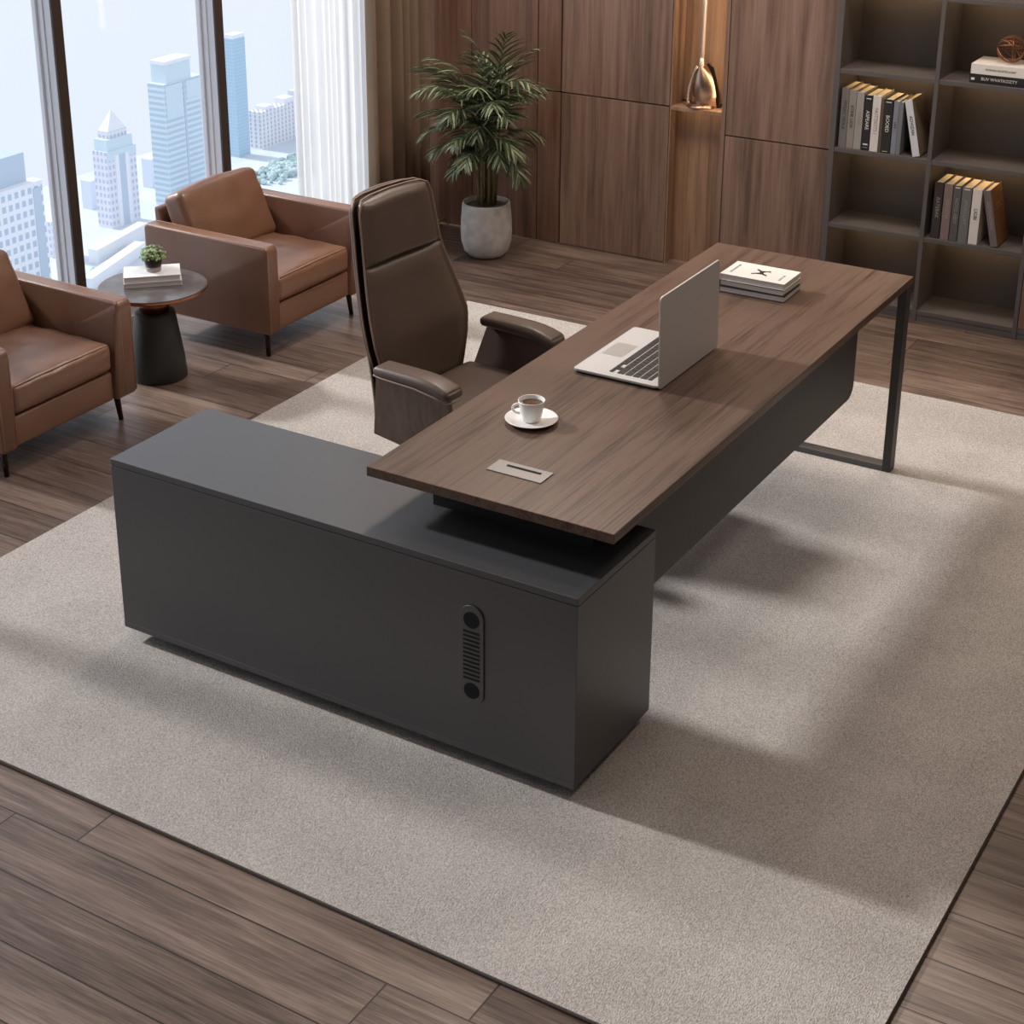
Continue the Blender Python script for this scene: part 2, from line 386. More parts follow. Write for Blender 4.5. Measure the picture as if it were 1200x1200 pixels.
# niche
t = thing('display_niche', 'warm lit recessed wooden niche between two walnut cabinets', 'niche', (-.046, 4.075, 0))
nx0, nx1 = -.135, .133
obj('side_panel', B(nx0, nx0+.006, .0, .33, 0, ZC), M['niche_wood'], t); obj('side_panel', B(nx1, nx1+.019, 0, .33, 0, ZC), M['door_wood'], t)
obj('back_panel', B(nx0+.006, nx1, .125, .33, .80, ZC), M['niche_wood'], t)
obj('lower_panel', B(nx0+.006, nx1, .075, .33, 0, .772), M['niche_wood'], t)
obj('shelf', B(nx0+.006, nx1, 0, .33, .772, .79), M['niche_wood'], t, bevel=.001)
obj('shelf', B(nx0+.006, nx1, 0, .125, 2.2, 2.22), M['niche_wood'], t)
obj('led_strip', B(nx0+.03, nx1-.02, .030, .038, .7697, .7717), M['led_niche'], t)
obj('led_strip', B(nx1-.0025, nx1-.0005, .012, .045, .80, 2.19), M['led_niche'], t)
# the metal spade-like sculpture in it
t = thing('metal_sculpture', 'polished bronze scoop sculpture with tall pale rod in the lit niche', 'sculpture', (-.048, 4.142, .79))
bm = bmesh.new(); nu, nv = 16, 18
def scoop(u, v, th):
    z = .003+.20*v; wv = .068*(math.sin(PI*min(1, .30+.70*v)*.98)**.6 if v > .25 else .93+.07*v)
    x = wv*u; y = .035*(u*u)-.035+th-.02*math.sin(PI*v)
    return (x+.012*(1-v), y, z)
for th, sgn in ((0, 1), (.006, -1)):
    g = [[bm.verts.new(scoop(-1+2*i/nu, j/nv, th)) for i in range(nu+1)] for j in range(nv+1)]
    for j in range(nv):
        for i in range(nu): bm.faces.new((g[j][i], g[j][i+1], g[j+1][i+1], g[j+1][i]))
bmesh.ops.remove_doubles(bm, verts=bm.verts, dist=.0005)
obj('blade', bm, M['bronze'], t, smooth=True)
bm = bmesh.new(); tube(bm, [(-.062+.01*math.sin(k), -.02-.012*math.sin(k*1.1), .004+.19*k/10*1.0) if k < 1 else (-.062+.05*(k/10)**2.4, -.02-.02*(k/10), .004+.196*k/10) for k in range(11)], .010, 10, taper=.006)
obj('bright_rim', bm, M['chrome'], t, smooth=True)
bm = bmesh.new(); prism(bm, [(.0, .0), (.095, .0), (.088, .06), (.05, .19), (.02, .21), (.0, .19)], 1, .008, .016)
obj('dark_wing', bm, M['leg_metal'], t, bevel=.003)
bm = bmesh.new(); lathe(bm, [(.07, 0), (.072, .006), (.068, .012), (.05, .02), (.01, .022)], (0, 0, 0), 24)
obj('base', bm, M['bronze'], t, smooth=True)
bm = bmesh.new(); tube(bm, [(0, -.02, .19), (0, -.02, .24)], .013, 16, taper=.009); tube(bm, [(0, -.02, .24), (.006, -.015, 1.1)], .0105, 12)
obj('rod', bm, M['rod_metal'], t, smooth=True)

# bookcase
SH = [.05, .392, .742, 1.095, 1.445, 1.795, 2.145, 2.50]
SX = [.676, 1.123, 1.568, 2.02]
YF = 3.92
t = thing('bookcase', 'dark grey open bookcase with warm shelf lighting against the back wall', 'bookcase', (SX[0], YF, 0))
for k, x in enumerate(SX):
    x -= SX[0]; w_ = .026 if k == 0 else .019
    obj('upright', B(x, x+w_, 0, .25, 0, 2.52), M['shelf'], t, bevel=.001)
for k in range(3):
    a = SX[k]-SX[0]+(.026 if k == 0 else .019); b = SX[k+1]-SX[0]
    for z in SH:
        obj('shelf', B(a, b, .002, .232, z-.02, z), M['shelf'], t, bevel=.001)
    for z in SH[1:]:
        obj('led_strip', B(a+.03, b-.03, .150, .162, z-.026, z-.0205), M['led'], t)
    obj('back_panel', B(a, b, .232, .248, 0, 2.5), M['shelf_in'], t)
    obj('plinth', B(a, b, .004, .02, 0, .03), M['shelf'], t)
obj('door', B(SX[2]-SX[0]+.022, SX[3]-SX[0]-.003, .001, .018, .052, .37), M['door_wood'], t, bevel=.001)

# ------------------------------------------------------------ rug
t = thing('area_rug', 'large beige woven rug with dark bound edge under the desk', 'rug', (-.7067, -.6537, 0))
RW, RL = 3.191, 3.7336
obj('pile', B(.006, RW-.006, .006, RL-.006, .001, .0115), M['rug'], t)
bm = bmesh.new(); tube(bm, [(.004, .004, .0045), (RW-.004, .004, .0045), (RW-.004, RL-.004, .0045), (.004, RL-.004, .0045)], .0042, 6, closed=True)
obj('edge_binding', bm, M['rug_edge'], t)
RZ = .0115

# ------------------------------------------------------------ credenza
t = thing('low_credenza', 'long matt graphite low credenza crossing under the near end of the desk', 'credenza', (0, 0, RZ))
LC, DC, HC = 1.541, .4303, .6088-RZ
bm = bmesh.new(); box(bm, 0, LC, .0, DC, .04, HC-.022)
obj('body', bm, M['graphite'], t, bevel=.0015)
obj('top_panel', B(0, LC, 0, DC, HC-.020, HC), M['graphite'], t, bevel=.0015)
obj('shadow_line', B(.004, LC-.004, .003, DC-.003, HC-.022, HC-.02), M['black'], t)
obj('plinth', B(.06, LC-.05, .05, DC-.04, 0, .04), M['black'], t)
bm = bmesh.new(); box(bm, 0.001, LC-.001, -.0012, -.0002, .04, .058); obj('bottom_trim', bm, M['graphite'], t, bevel=.0005)
# vent plate on the front: pill shaped, two round holes and twelve slots
vx, vz0, vz1, vr = 1.236, .205-RZ, .500-RZ, .036
pill = [(vx+vr*math.cos(PI*k/16), vz1-vr+vr*math.sin(PI*k/16)) for k in range(17)]+[(vx+vr*math.cos(PI+PI*k/16), vz0+vr+vr*math.sin(PI+PI*k/16)) for k in range(17)]
bm = bmesh.new(); prism(bm, pill, 1, -.005, -.0002); vent = obj('vent_plate', bm, M['graphite'], t, bevel=.0012)
for z in (vz1-.042, vz0+.042):
    bm = bmesh.new(); prism(bm, [(vx+.0235*math.cos(2*PI*k/28), z+.0235*math.sin(2*PI*k/28)) for k in range(28)], 1, -.0062, -.0051); obj('round_port', bm, M['hole'], vent)
for k in range(12):
    z = vz0+.078+k*(vz1-vz0-.156)/11
    obj('slot', B(vx-.025, vx+.025, -.0062, -.0051, z-.0028, z+.0028), M['hole'], vent)

# ------------------------------------------------------------ desk
XA, XB, YA, YE = .838, 1.5796, .106, 2.366
t = thing('executive_desk', 'long walnut topped desk with dark metal end leg standing on the rug', 'desk', (0, 0, RZ))
Z0, Z1 = .722-RZ, .75-RZ
top = obj('desktop', B(XA, XB, YA, YE, Z0, Z1), M['desk_wood'], t, bevel=.0015)
obj('support_block', B(XA+.12, XB-.13, YA+.14, .40, HC+.0005, Z0), M['black'], t)
mp = [(.4345, .352-RZ)] + [(2.15-.05+.05*math.sin(PI/2*k/8), .352-RZ+.05-.05*math.cos(PI/2*k/8)) for k in range(9)] + [(2.15, Z0), (.4345, Z0)]
bm = bmesh.new(); prism(bm, mp, 0, 1.452, 1.47); obj('modesty_panel', bm, M['graphite_dark'], t, bevel=.001)
x0, x1, y0, y1 = XA+.03, XB-.003, 2.314, 2.364
bm = bmesh.new(); box(bm, x1-.03, x1, y0, y1, 0, Z0); obj('leg', bm, M['leg_dark'] if 'leg_dark' in M else M['graphite_dark'], t, bevel=.001)
bm = bmesh.new(); box(bm, x0, x0+.03, y0, y1, 0, Z0); obj('leg', bm, M['graphite_dark'], t, bevel=.001)
obj('foot_bar', B(x0+.03, x1-.03, y0, y1, 0, .022), M['graphite'], t, bevel=.001)
obj('top_bar', B(x0+.03, x1-.03, y0, y1, Z0-.022, Z0), M['graphite_dark'], t)
obj('side_rail', B(XA+.10, XA+.14, .4, 2.3, Z0-.04, Z0), M['graphite_dark'], t)
# cable flap
fl = obj('cable_flap', B(1.121, 1.287, .256, .326, Z1-.0005, Z1+.003), M['plate'], t, bevel=.0008)
obj('slot', B(1.158, 1.262, .298, .308, Z1+.0031, Z1+.0038), M['hole'], fl)

# ------------------------------------------------------------ laptop
ZT = .75
LX, LY = .29, .41
t = thing('laptop', 'open silver laptop with black keys on the walnut desk', 'laptop', (.989, .974, ZT+.0004))
bm = bmesh.new()
def rrect(x0, x1, y0, y1, r, n=5):
    o = []
    for cx, cy, a in ((x1-r, y1-r, 0), (x0+r, y1-r, PI/2), (x0+r, y0+r, PI), (x1-r, y0+r, 1.5*PI)):
        o += [(cx+r*math.cos(a+PI/2*k/n), cy+r*math.sin(a+PI/2*k/n)) for k in range(n+1)]
    return o
prism(bm, rrect(0, LX-.008, 0, LY, .012), 2, .0068, .0142); base = obj('base', bm, M['silver'], t, bevel=.001)
bm = bmesh.new(); prism(bm, rrect(.005, LX-.010, .003, LY-.003, .012), 2, 0, .0067); obj('underside', bm, M['black'], t)
obj('track_pad', B(.018, .088, LY/2-.055, LY/2+.055, .0141, .0145), M['silver_dim'], base)
rows = [(.108, .024, [('k', 1)]*3 + [('s', 5)] + [('k', 1)]*4), (.135, .021, None), (.160, .021, None), (.185, .021, None), (.210, .021, None), (.232, .012, None)]
KY0, KY1 = .030, LY-.030
def key(x, y0, y1, dx):
    obj('key', B(x, x+dx, y0+.0012, y1-.0012, .0142, .0158), M['key'], base)
u = (KY1-KY0)/14.5
# bottom row, from the near (right-hand) side: arrow cluster, modifiers, space bar, modifiers
y = KY0
key(.108, y, y+u, .011)
key(.108, y+u, y+2*u, .011); key(.1205, y+u, y+2*u, .011); key(.108, y+2*u, y+3*u, .011)
y += 3*u
for wk in (1, 1.2, 5.3, 1.2, 1, 1, .8): key(.108, y, y+wk*u, .0205); y += wk*u
for r, wl in enumerate(([2.25]+[1]*10+[2.25], [1.8]+[1]*11+[1.7], [1]+[1]*12+[1.5], [1.5]+[1]*13)):
    y = KY0
    for wk in wl: key(.134+r*.0255, y, y+wk*u, .0205); y += wk*u
y = KY0
for k in range(14): key(.236, y, y+u*14.5/14, .012); y += u*14.5/14
lid = bmesh.new(); prism(lid, rrect(0, .287, 0, LY, .012), 2, 0, .006)
lo = obj('lid', lid, M['silver'], t, bevel=.001); lo.location = (LX, 0, .004); lo.rotation_euler = (0, math.radians(-91.2), 0)
bm = bmesh.new(); prism(bm, rrect(.012, .278, .009, LY-.009, .004), 2, .0061, .0066); obj('screen', bm, M['screen'], lo)
bm = bmesh.new(); tube(bm, [(LX-.0085, .05, .0145), (LX-.0085, LY-.05, .0145)], .0028, 10); obj('hinge', bm, M['black'], t, smooth=True)

# ------------------------------------------------------------ cup and saucer
t = thing('saucer', 'round white saucer under the coffee cup on the desk', 'saucer', (1.068, .588, ZT))
bm = bmesh.new(); lathe(bm, [(.001, .002), (.034, .002), (.036, 0), (.040, .0005), (.058, .006), (.0745, .0125), (.0755, .0145), (.073, .0145), (.056, .0085), (.036, .0048), (.001, .0045)], cap=False, seg=56)
obj('plate', bm, M['china'], t, smooth=True)
t = thing('coffee_cup', 'small white espresso cup of coffee standing on the saucer', 'cup', (1.068, .588, ZT+.0052), rz=math.radians(200))
t.scale = (1.07, 1.07, 1.05)
bm = bmesh.new(); lathe(bm, [(.001, .001), (.019, .001), (.0205, 0), (.0225, .002), (.0275, .016), (.0325, .038), (.0355, .056), (.0362, .0595), (.0352, .0605), (.0338, .0595), (.0308, .040), (.026, .018), (.020, .006), (.001, .005)], cap=False, seg=48)
cup = obj('bowl', bm, M['china'], t, smooth=True)
bm = bmesh.new(); tube(bm, [(.031+.02*math.sin(a)*1.0, 0, .032+.014*math.cos(a)) for a in [PI*k/12 for k in range(13)]], .0034, 10); obj('handle', bm, M['china'], t, smooth=True)
bm = bmesh.new(); lathe(bm, [(.0325, .049), (.002, .0492)], seg=32, cap=False); obj('coffee', bm, M['coffee'], t)

# ------------------------------------------------------------ books lying on the desk
bk = [(0, .0, 'bottom', (40, 38, 40), .0), (.024, .0, 'middle', (120, 112, 108), -.02), (.0475, .0, 'top', (214, 210, 206), .03)]
def lying(name, label, cat, loc, rz, W_, D_, H_, cover, pages, group=None, ctop=None):
    t = thing(name, label, cat, loc, rz, group)
    bm = bmesh.new(); box(bm, -W_/2, W_/2, -D_/2, D_/2, 0, .002); box(bm, -W_/2, W_/2, -D_/2, D_/2, H_-.002, H_); box(bm, -W_/2, -W_/2+.002, -D_/2, D_/2, .002, H_-.002)
    obj('cover', bm, cover, t, bevel=.0006); obj('pages', B(-W_/2+.003, W_/2-.003, -D_/2+.003, D_/2-.003, .002, H_-.002), pages, t)
    return t
bxc, byc = 1.1795, 1.952
wh = col('white cover', (226, 222, 217), .45); lg = col('light grey cover', (198, 192, 188), .45); dk = col('near black cover', (34, 31, 32), .45)
lying('book', 'dark covered white paged book, lowest of the stack on the desk', 'book', (bxc+.001, byc-.004, ZT+.0004), .02, .236, .152, .021, dk, M['page_white'], 'books stacked on the desk')
lying('book', 'white book with a dark back cover, middle of the desk stack', 'book', (bxc-.001, byc, ZT+.0214), -.01, .232, .150, .020, dk, M['page_white'], 'books stacked on the desk')
tb = lying('book', 'white book with black figure printed on its cover, topmost on desk', 'book', (bxc, byc-.001, ZT+.0418), .0, .232, .150, .023, wh, M['page_white'], 'books stacked on the desk')
zc = .0232
bm = bmesh.new()
for pts in ([(-.030, -.028), (-.008, -.018), (.010, -.020), (.030, -.030), (.032, -.022), (.012, -.008), (.006, .0), (-.006, .0), (-.014, -.010), (-.030, -.018)],
            [(-.006, .0), (.006, .0), (.014, .010), (.030, .022), (.026, .028), (.006, .016), (-.010, .020), (-.022, .030), (-.028, .024), (-.012, .010)]):
    prism(bm, [(-q[0]*.9+.004, q[1]*1.0) for q in pts], 2, zc, zc+.0003)
box(bm, .024, .034, .012, .015, zc, zc+.0003)
obj('cover_figure', bm, M['black'], tb)
mtx = lambda x, y, a: Matrix.Translation((x, y, zc+.0003)) @ Matrix.Rotation(a, 4, 'Z')
gx = col('pale grey ink', (150, 150, 150), .6)
text_mesh('cover_lettering', 'IHMONIOIINTNIIN', .011, gx, tb, mtx(-.090, .0, PI/2))
text_mesh('cover_lettering', 'KATIO OAII', .011, gx, tb, mtx(.085, -.02, PI/2))

# ------------------------------------------------------------ books standing in the bookcase
INK_W = col('white ink', (225, 222, 215), .6); INK_D = col('dark ink', (60, 58, 60), .6); INK_G = col('grey ink', (150, 142, 136), .6)
def standing(x0, x1, z, h, cov, label, group, title=None, ink=None, tilt=0, D_=.165, y=3.936, marks=(), tsize=None, tz=.55, side=None):
    W_ = x1-x0
    t = thing('book', label, 'book', (x0, y, z), 0, group)
    t.rotation_euler = (0, tilt, 0)
    bm = bmesh.new(); box(bm, 0, .0022, 0, D_, 0, h); box(bm, W_-.0022, W_, 0, D_, 0, h)
    cv = obj('cover', bm, side or cov, t, bevel=.0004)
    obj('spine', B(.0, W_, -.0022, 0, 0, h), cov, t, bevel=.0005)
    obj('pages', B(.0024, W_-.0024, .0003, D_-.004, .003, h-.004), M['paper'], t)
    if title:
        s = tsize or min(W_*.62, .022)
        text_mesh('spine_title', title, s, ink, t, Matrix.Translation((W_/2, -.0028, h*tz)) @ Matrix.Rotation(PI/2, 4, 'X') @ Matrix.Rotation(-PI/2, 4, 'Z'))
    for (a, b, i) in marks:
        obj('spine_mark', B(W_*.2, W_*.8, -.0030, -.0023, h*a, h*b), i, t)
    return t
g1 = 'books in the upper left bay of the bookcase'
Za = .7425; Zb = .3925
r1 = [(.714, .748, .268, (112, 108, 106), 'grey spined book at the left end of the upper book row', 'ITOAC VIOLA', INK_D, ()),
      (.750, .782, .262, (138, 131, 126), 'light grey book, second from left in the upper book row', 'ATINE LIOR', INK_D, ()),
      (.784, .817, .257, (150, 148, 143), 'plain pale grey book just left of the white lettered black book', 'OARIE', INK_G, ()),
      (.820, .856, .248, (30, 30, 31), 'black book with white capitals, left of a white book on upper shelf', 'ASPEARE', INK_W, ((.93, .945, 0), (.10, .125, 0), (.05, .06, 1))),
      (.858, .894, .250, (214, 208, 206), 'upright white book between the two black books on upper shelf', 'NUTTIOTS I', INK_G, ()),
      (.897, .908, .240, (92, 76, 66), 'thin brown book squeezed between white and black books', None, None, ()),
      (.909, .949, .240, (34, 36, 35), 'black book with short bold white title beside blue-grey book', 'BOOED', INK_W, ((.94, .955, 0), (.03, .037, 0))),
      (.953, .975, .236, (128, 130, 142), 'slim blue-grey book right of the bold titled black book', 'LAIV', INK_D, ()),
      (.976, .995, .234, (112, 116, 124), 'slim blue-grey book with dark cover, last upright one on upper shelf', None, None, ())]
for x0, x1, h, c, lab, ti, ink, mk in r1:
    standing(x0, x1, Za, h, col('cover %d %d %d' % c, c, .55), lab, g1, ti, ink, marks=[(a, b, (INK_W, INK_G)[i]) for a, b, i in mk])
standing(1.054, 1.086, Za, .250, col('white spine', (206, 208, 214), .5), 'white book leaning left at the right end of upper shelf', g1, 'ADVIZAN', INK_D, tilt=-.225, side=col('khaki cover', (124, 110, 92), .55))
g2 = 'books in the lower right bay of the bookcase'
r2_ = [(1.166, 1.203, .255, (50, 42, 40), 'brown black book at the left end of the lower book row', 'RATERAK', INK_G),
       (1.208, 1.245, .253, (122, 106, 100), 'mauve brown book second in the lower book row', 'NEOETIA', INK_G),
       (1.249, 1.282, .251, (82, 82, 82), 'dark grey book in the middle of the lower book row', 'NOTO ABIO', INK_G),
       (1.286, 1.327, .249, (106, 105, 104), 'mid grey book directly left of the lone white lower book', 'SPOKKLIAT', INK_G),
       (1.332, 1.371, .247, (212, 208, 204), 'white spined book with dark capitals on the lower shelf', 'LIGBI', INK_D)]
for k, (x0, x1, h, c, lab, ti, ink) in enumerate(r2_):
    standing(x0, x1, Zb, h, col('cover %d %d %d' % c, c, .55), lab, g2, ti, ink, marks=[(.955, .97, INK_W)] if k in (2, 3) else ([(.02, .035, INK_W)] if k == 2 else ()))
tbk = standing(1.431, 1.462, Zb, .250, col('grey spine lean', (104, 96, 94), .55), 'grey spined brown book leaning left at right end of the lower row', g2, 'GOOOAZVNC', INK_G, tilt=-.225, side=col('brown cover', (130, 92, 60), .5))
obj('cover_stripe', B(.0312, .0318, .05, .11, .175, .180), INK_G, tbk); obj('cover_stripe', B(.0312, .0318, .06, .12, .158, .162), INK_G, tbk)

zs = 1.0955
for (z, h, c, ti, ink, lab, dx, sz) in ((zs, .038, (30, 30, 32), 'BUV WVATKOZTY', INK_W, 'black book with white title under the white one on the upper right shelf', .0, .018),
                               (zs+.0385, .042, (224, 221, 216), 'MOINAS IOUETIS LOAIF', INK_D, 'thick white book on a black one below the wire ball', .003, .012)):
    t = thing('book', lab, 'book', (1.262+dx, 3.944, z), 0, 'books lying in the upper right bay')
    cm = col('cover %d %d %d' % c, c, .5)
    bm = bmesh.new(); box(bm, 0, .27, 0, .17, 0, .002); box(bm, 0, .27, 0, .17, h-.002, h); obj('cover', bm, cm, t, bevel=.0005)
    obj('spine', B(0, .27, -.002, 0, 0, h), cm, t, bevel=.0005); obj('pages', B(.003, .267, .0003, .166, .002, h-.002), M['paper'], t)
    text_mesh('spine_title', ti, sz, ink, t, Matrix.Translation((.125, -.0026, h*.5)) @ Matrix.Rotation(PI/2, 4, 'X'))
    if h < .04: obj('spine_mark', B(.008, .022, -.003, -.0021, .012, .022), INK_W, t)
t = thing('wire_ball', 'small copper wire ball ornament on the white book stack', 'ornament', (1.403, 4.02, zs+.081))
bm = bmesh.new(); R_ = .058
random.seed(3)
for k in range(9):
    ax = Vector((random.gauss(0, 1), random.gauss(0, 1), random.gauss(0, 1))).normalized(); u_ = ax.orthogonal().normalized(); v_ = ax.cross(u_)
    off = ax*random.uniform(-.018, .018); rr = math.sqrt(max(.0001, (R_-.002)**2-off.length_squared))
    tube(bm, [Vector((0, 0, R_+.0025))+off+rr*(math.cos(a)*u_+math.sin(a)*v_) for a in [2*PI*j/28 for j in range(28)]], .0024, 6, closed=True)
obj('wire_ring', bm, M['wire'], t, smooth=True)

# ------------------------------------------------------------ armchairs
def armchair(label, loc, group):
    """front faces +X; origin on the floor at the rear near corner"""
    t = thing('leather_armchair', label, 'armchair', loc, 0, group)
    Dp, Wd, ta = .685, .705, .072
    zb, za = .115, .505
    ap = []
    # arm side outline in X-Z with soft front top corner and slightly raked front
    out = [(.0, zb), (Dp-.012, zb), (Dp-.002, zb+.012), (Dp-.002, za-.05)] + [(Dp-.022+.022*math.cos(a), za-.03+.03*math.sin(a)) for a in [PI/2*k/6 for k in range(7)]] + [(.02, za+.004), (0, za-.01)]
    for y in (0, Wd-ta):
        bm = bmesh.new(); prism(bm, out, 1, y, y+ta)
        for v in bm.verts:           # inner face of the far arm slopes: it is thicker low down
            k = max(0, min(1, (.50-v.co.z)/.16))*.042
            if y > 0 and v.co.y < y+.01: v.co.y -= k
        a = obj('arm', bm, M['leather'], t, bevel=.012)
        a.modifiers['bevel'].segments = 4; a.modifiers['bevel'].angle_limit = .9
        for p in a.data.polygons: p.use_smooth = True
        bm = bmesh.new()
        for yy in (y+.006, y+ta-.006): tube(bm, [(.02, yy, za+.0015), (.3, yy, za-.001), (Dp-.03, yy, za-.001), (Dp-.012, yy, za-.008), (Dp-.003, yy, za-.03), (Dp-.003, yy, .13)], .0026, 6)
        obj('piping', bm, M['piping'], a, smooth=True)
    y0, y1 = ta+.002, Wd-ta-.040; ym = (y0+y1)/2; hw = (y1-y0)/2
    bm = bmesh.new(); rbox(bm, (Dp/2-.008, ym, (zb+.232)/2), (Dp/2-.012, hw, (.232-zb)/2), .012, 3); obj('seat_base', bm, M['leather'], t, smooth=True)
    def wr(q, u_):
        if u_[2] > .3: q.z += .0025*noise.noise(Vector((q.x*16, q.y*16, 1.7)))*2.2
        if u_[0] > .8: q.x += .002*noise.noise(Vector((q.z*30, q.y*20, 4)))
        return q
    bm = bmesh.new(); rbox(bm, (.415, ym, .297), (.262, hw-.004, .057), .026, 16, (.008, 0, .024), wr); seat = obj('seat_cushion', bm, M['leather'], t, smooth=True)
    bm = bmesh.new(); tube(bm, [(.668, ym-hw+.022, .349), (.6705, ym, .3535), (.668, ym+hw-.022, .349)], .0028, 6); obj('piping', bm, M['piping'], seat, smooth=True)
    # raked frame back
    bm = bmesh.new(); prism(bm, [(0.012, zb+.1), (.13, zb+.1), (.034, .565), (.0, .565)], 1, y0, y1+.035)
    obj('backrest_frame', bm, M['leather'], t, smooth=False, bevel=.012)
    def wb(q, u_):
        q.x += .003*noise.noise(Vector((q.z*12, q.y*14, 9)))*2
        if u_[2] > .5: q.z += .010*(u_[1]**2)*-1 + .003*noise.noise(Vector((q.y*18, 0, 3)))*2
        return q
    bm = bmesh.new(); rbox(bm, (0, 0, 0), (.058, hw+.006, .165), .030, 14, (.024, 0, .008), wb)
    bc = obj('back_cushion', bm, M['leather'], t, smooth=True); bc.location = (.162, ym, .487); bc.rotation_euler = (0, math.radians(-23), 0)
    for x, y, sx in ((Dp-.07, .055, 1), (Dp-.07, Wd-.055, 1), (.07, .055, -1), (.07, Wd-.055, -1)):
        bm = bmesh.new(); tube(bm, [(x, y, zb+.002), (x+sx*.012, y+(.006 if y > .3 else -.006), 0.0)], .0135, 12, taper=.0095); obj('leg', bm, M['leg_metal'], t, smooth=True)
    return t
gA = 'armchairs by the window'
armchair('brown leather armchair by the window, behind the round table and nearer the curtain', (-1.706, 2.018, 0), gA)
armchair('brown leather armchair by the window cut off at the left of the photo', (-1.785, .575, 0), gA)

# ------------------------------------------------------------ side table with books and pot
t = thing('side_table', 'round side table with copper rim and dark cone base between the armchairs', 'table', (-1.335, 1.655, 0))
bm = bmesh.new(); lathe(bm, [(.116, 0), (.118, .004), (.113, .08), (.086, .27), (.082, .288), (.074, .292)], seg=56); obj('base', bm, M['table_base'], t, smooth=True)
bm = bmesh.new(); lathe(bm, [(.062, .292), (.062, .376)], seg=48); obj('neck', bm, M['copper'], t, smooth=True)
bm = bmesh.new(); lathe(bm, [(.14, .376), (.210, .380), (.222, .388), (.222, .398)], seg=72); tt = obj('rim', bm, M['copper'], t, smooth=False)
bm = bmesh.new(); lathe(bm, [(.2185, .3982), (.2185, .4005)], seg=72); obj('table_top', bm, M['table_top'], t)
ra = math.radians(44)
pc = Vector((-1.37, 1.695, 0))
lying('book', 'pale grey book under the white one on the round side table', 'book', (pc.x+.002, pc.y-.003, .4008), ra, .236, .150, .019, lg, M['page_white'], 'books on the side table')
lying('book', 'thick white book under the small plant on the side table', 'book', (pc.x, pc.y, .4202), ra-.02, .230, .145, .024, col('bright white cover', (240, 240, 240), .4), M['page_white'], 'books on the side table')
t = thing('potted_plant', 'small leafy green plant in a dark pot on the white book', 'plant', (-1.366, 1.702, .4446))
bm = bmesh.new(); lathe(bm, [(.026, 0), (.030, .001), (.033, .020)], seg=32); obj('pot_foot', bm, M['pot_grey'], t, smooth=True)
bm = bmesh.new(); lathe(bm, [(.033, .020), (.038, .056), (.036, .057), (.034, .050), (.002, .048)], seg=32, cap=False); obj('pot', bm, M['pot_dark'], t, smooth=True)
bm = bmesh.new(); random.seed(11)
for k in range(150):
    th = random.uniform(0, 2*PI); ph = math.acos(random.uniform(-.05, 1)); r = random.uniform(.6, 1)
    c = Vector((.058*r*math.sin(ph)*math.cos(th), .058*r*math.sin(ph)*math.sin(th), .058+.050*r*math.cos(ph)))
    n = (c-Vector((0, 0, .04))).normalized(); a = (n.orthogonal()).normalized(); a.rotate(Matrix.Rotation(random.uniform(0, 6), 3, n)); b = n.cross(a)
    L_ = random.uniform(.012, .019); W_ = L_*.42; n2 = n*.3
    p = [c-a*L_*.5, c+b*W_+n2*.004, c+a*L_*.55-n*.003, c-b*W_+n2*.004]
    v = [bm.verts.new(q) for q in p]; m_ = bm.verts.new(c+n*.0035)
    for i in range(4): bm.faces.new((v[i], v[(i+1) % 4], m_))
obj('leaves', bm, M['small_leaf'], t)
bm = bmesh.new()
for k in range(9):
    a = 2*PI*k/9; tube(bm, [(.008*math.cos(a), .008*math.sin(a), .046), (.03*math.cos(a), .03*math.sin(a), .085)], .0012, 5)
obj('stems', bm, M['stem'], t)

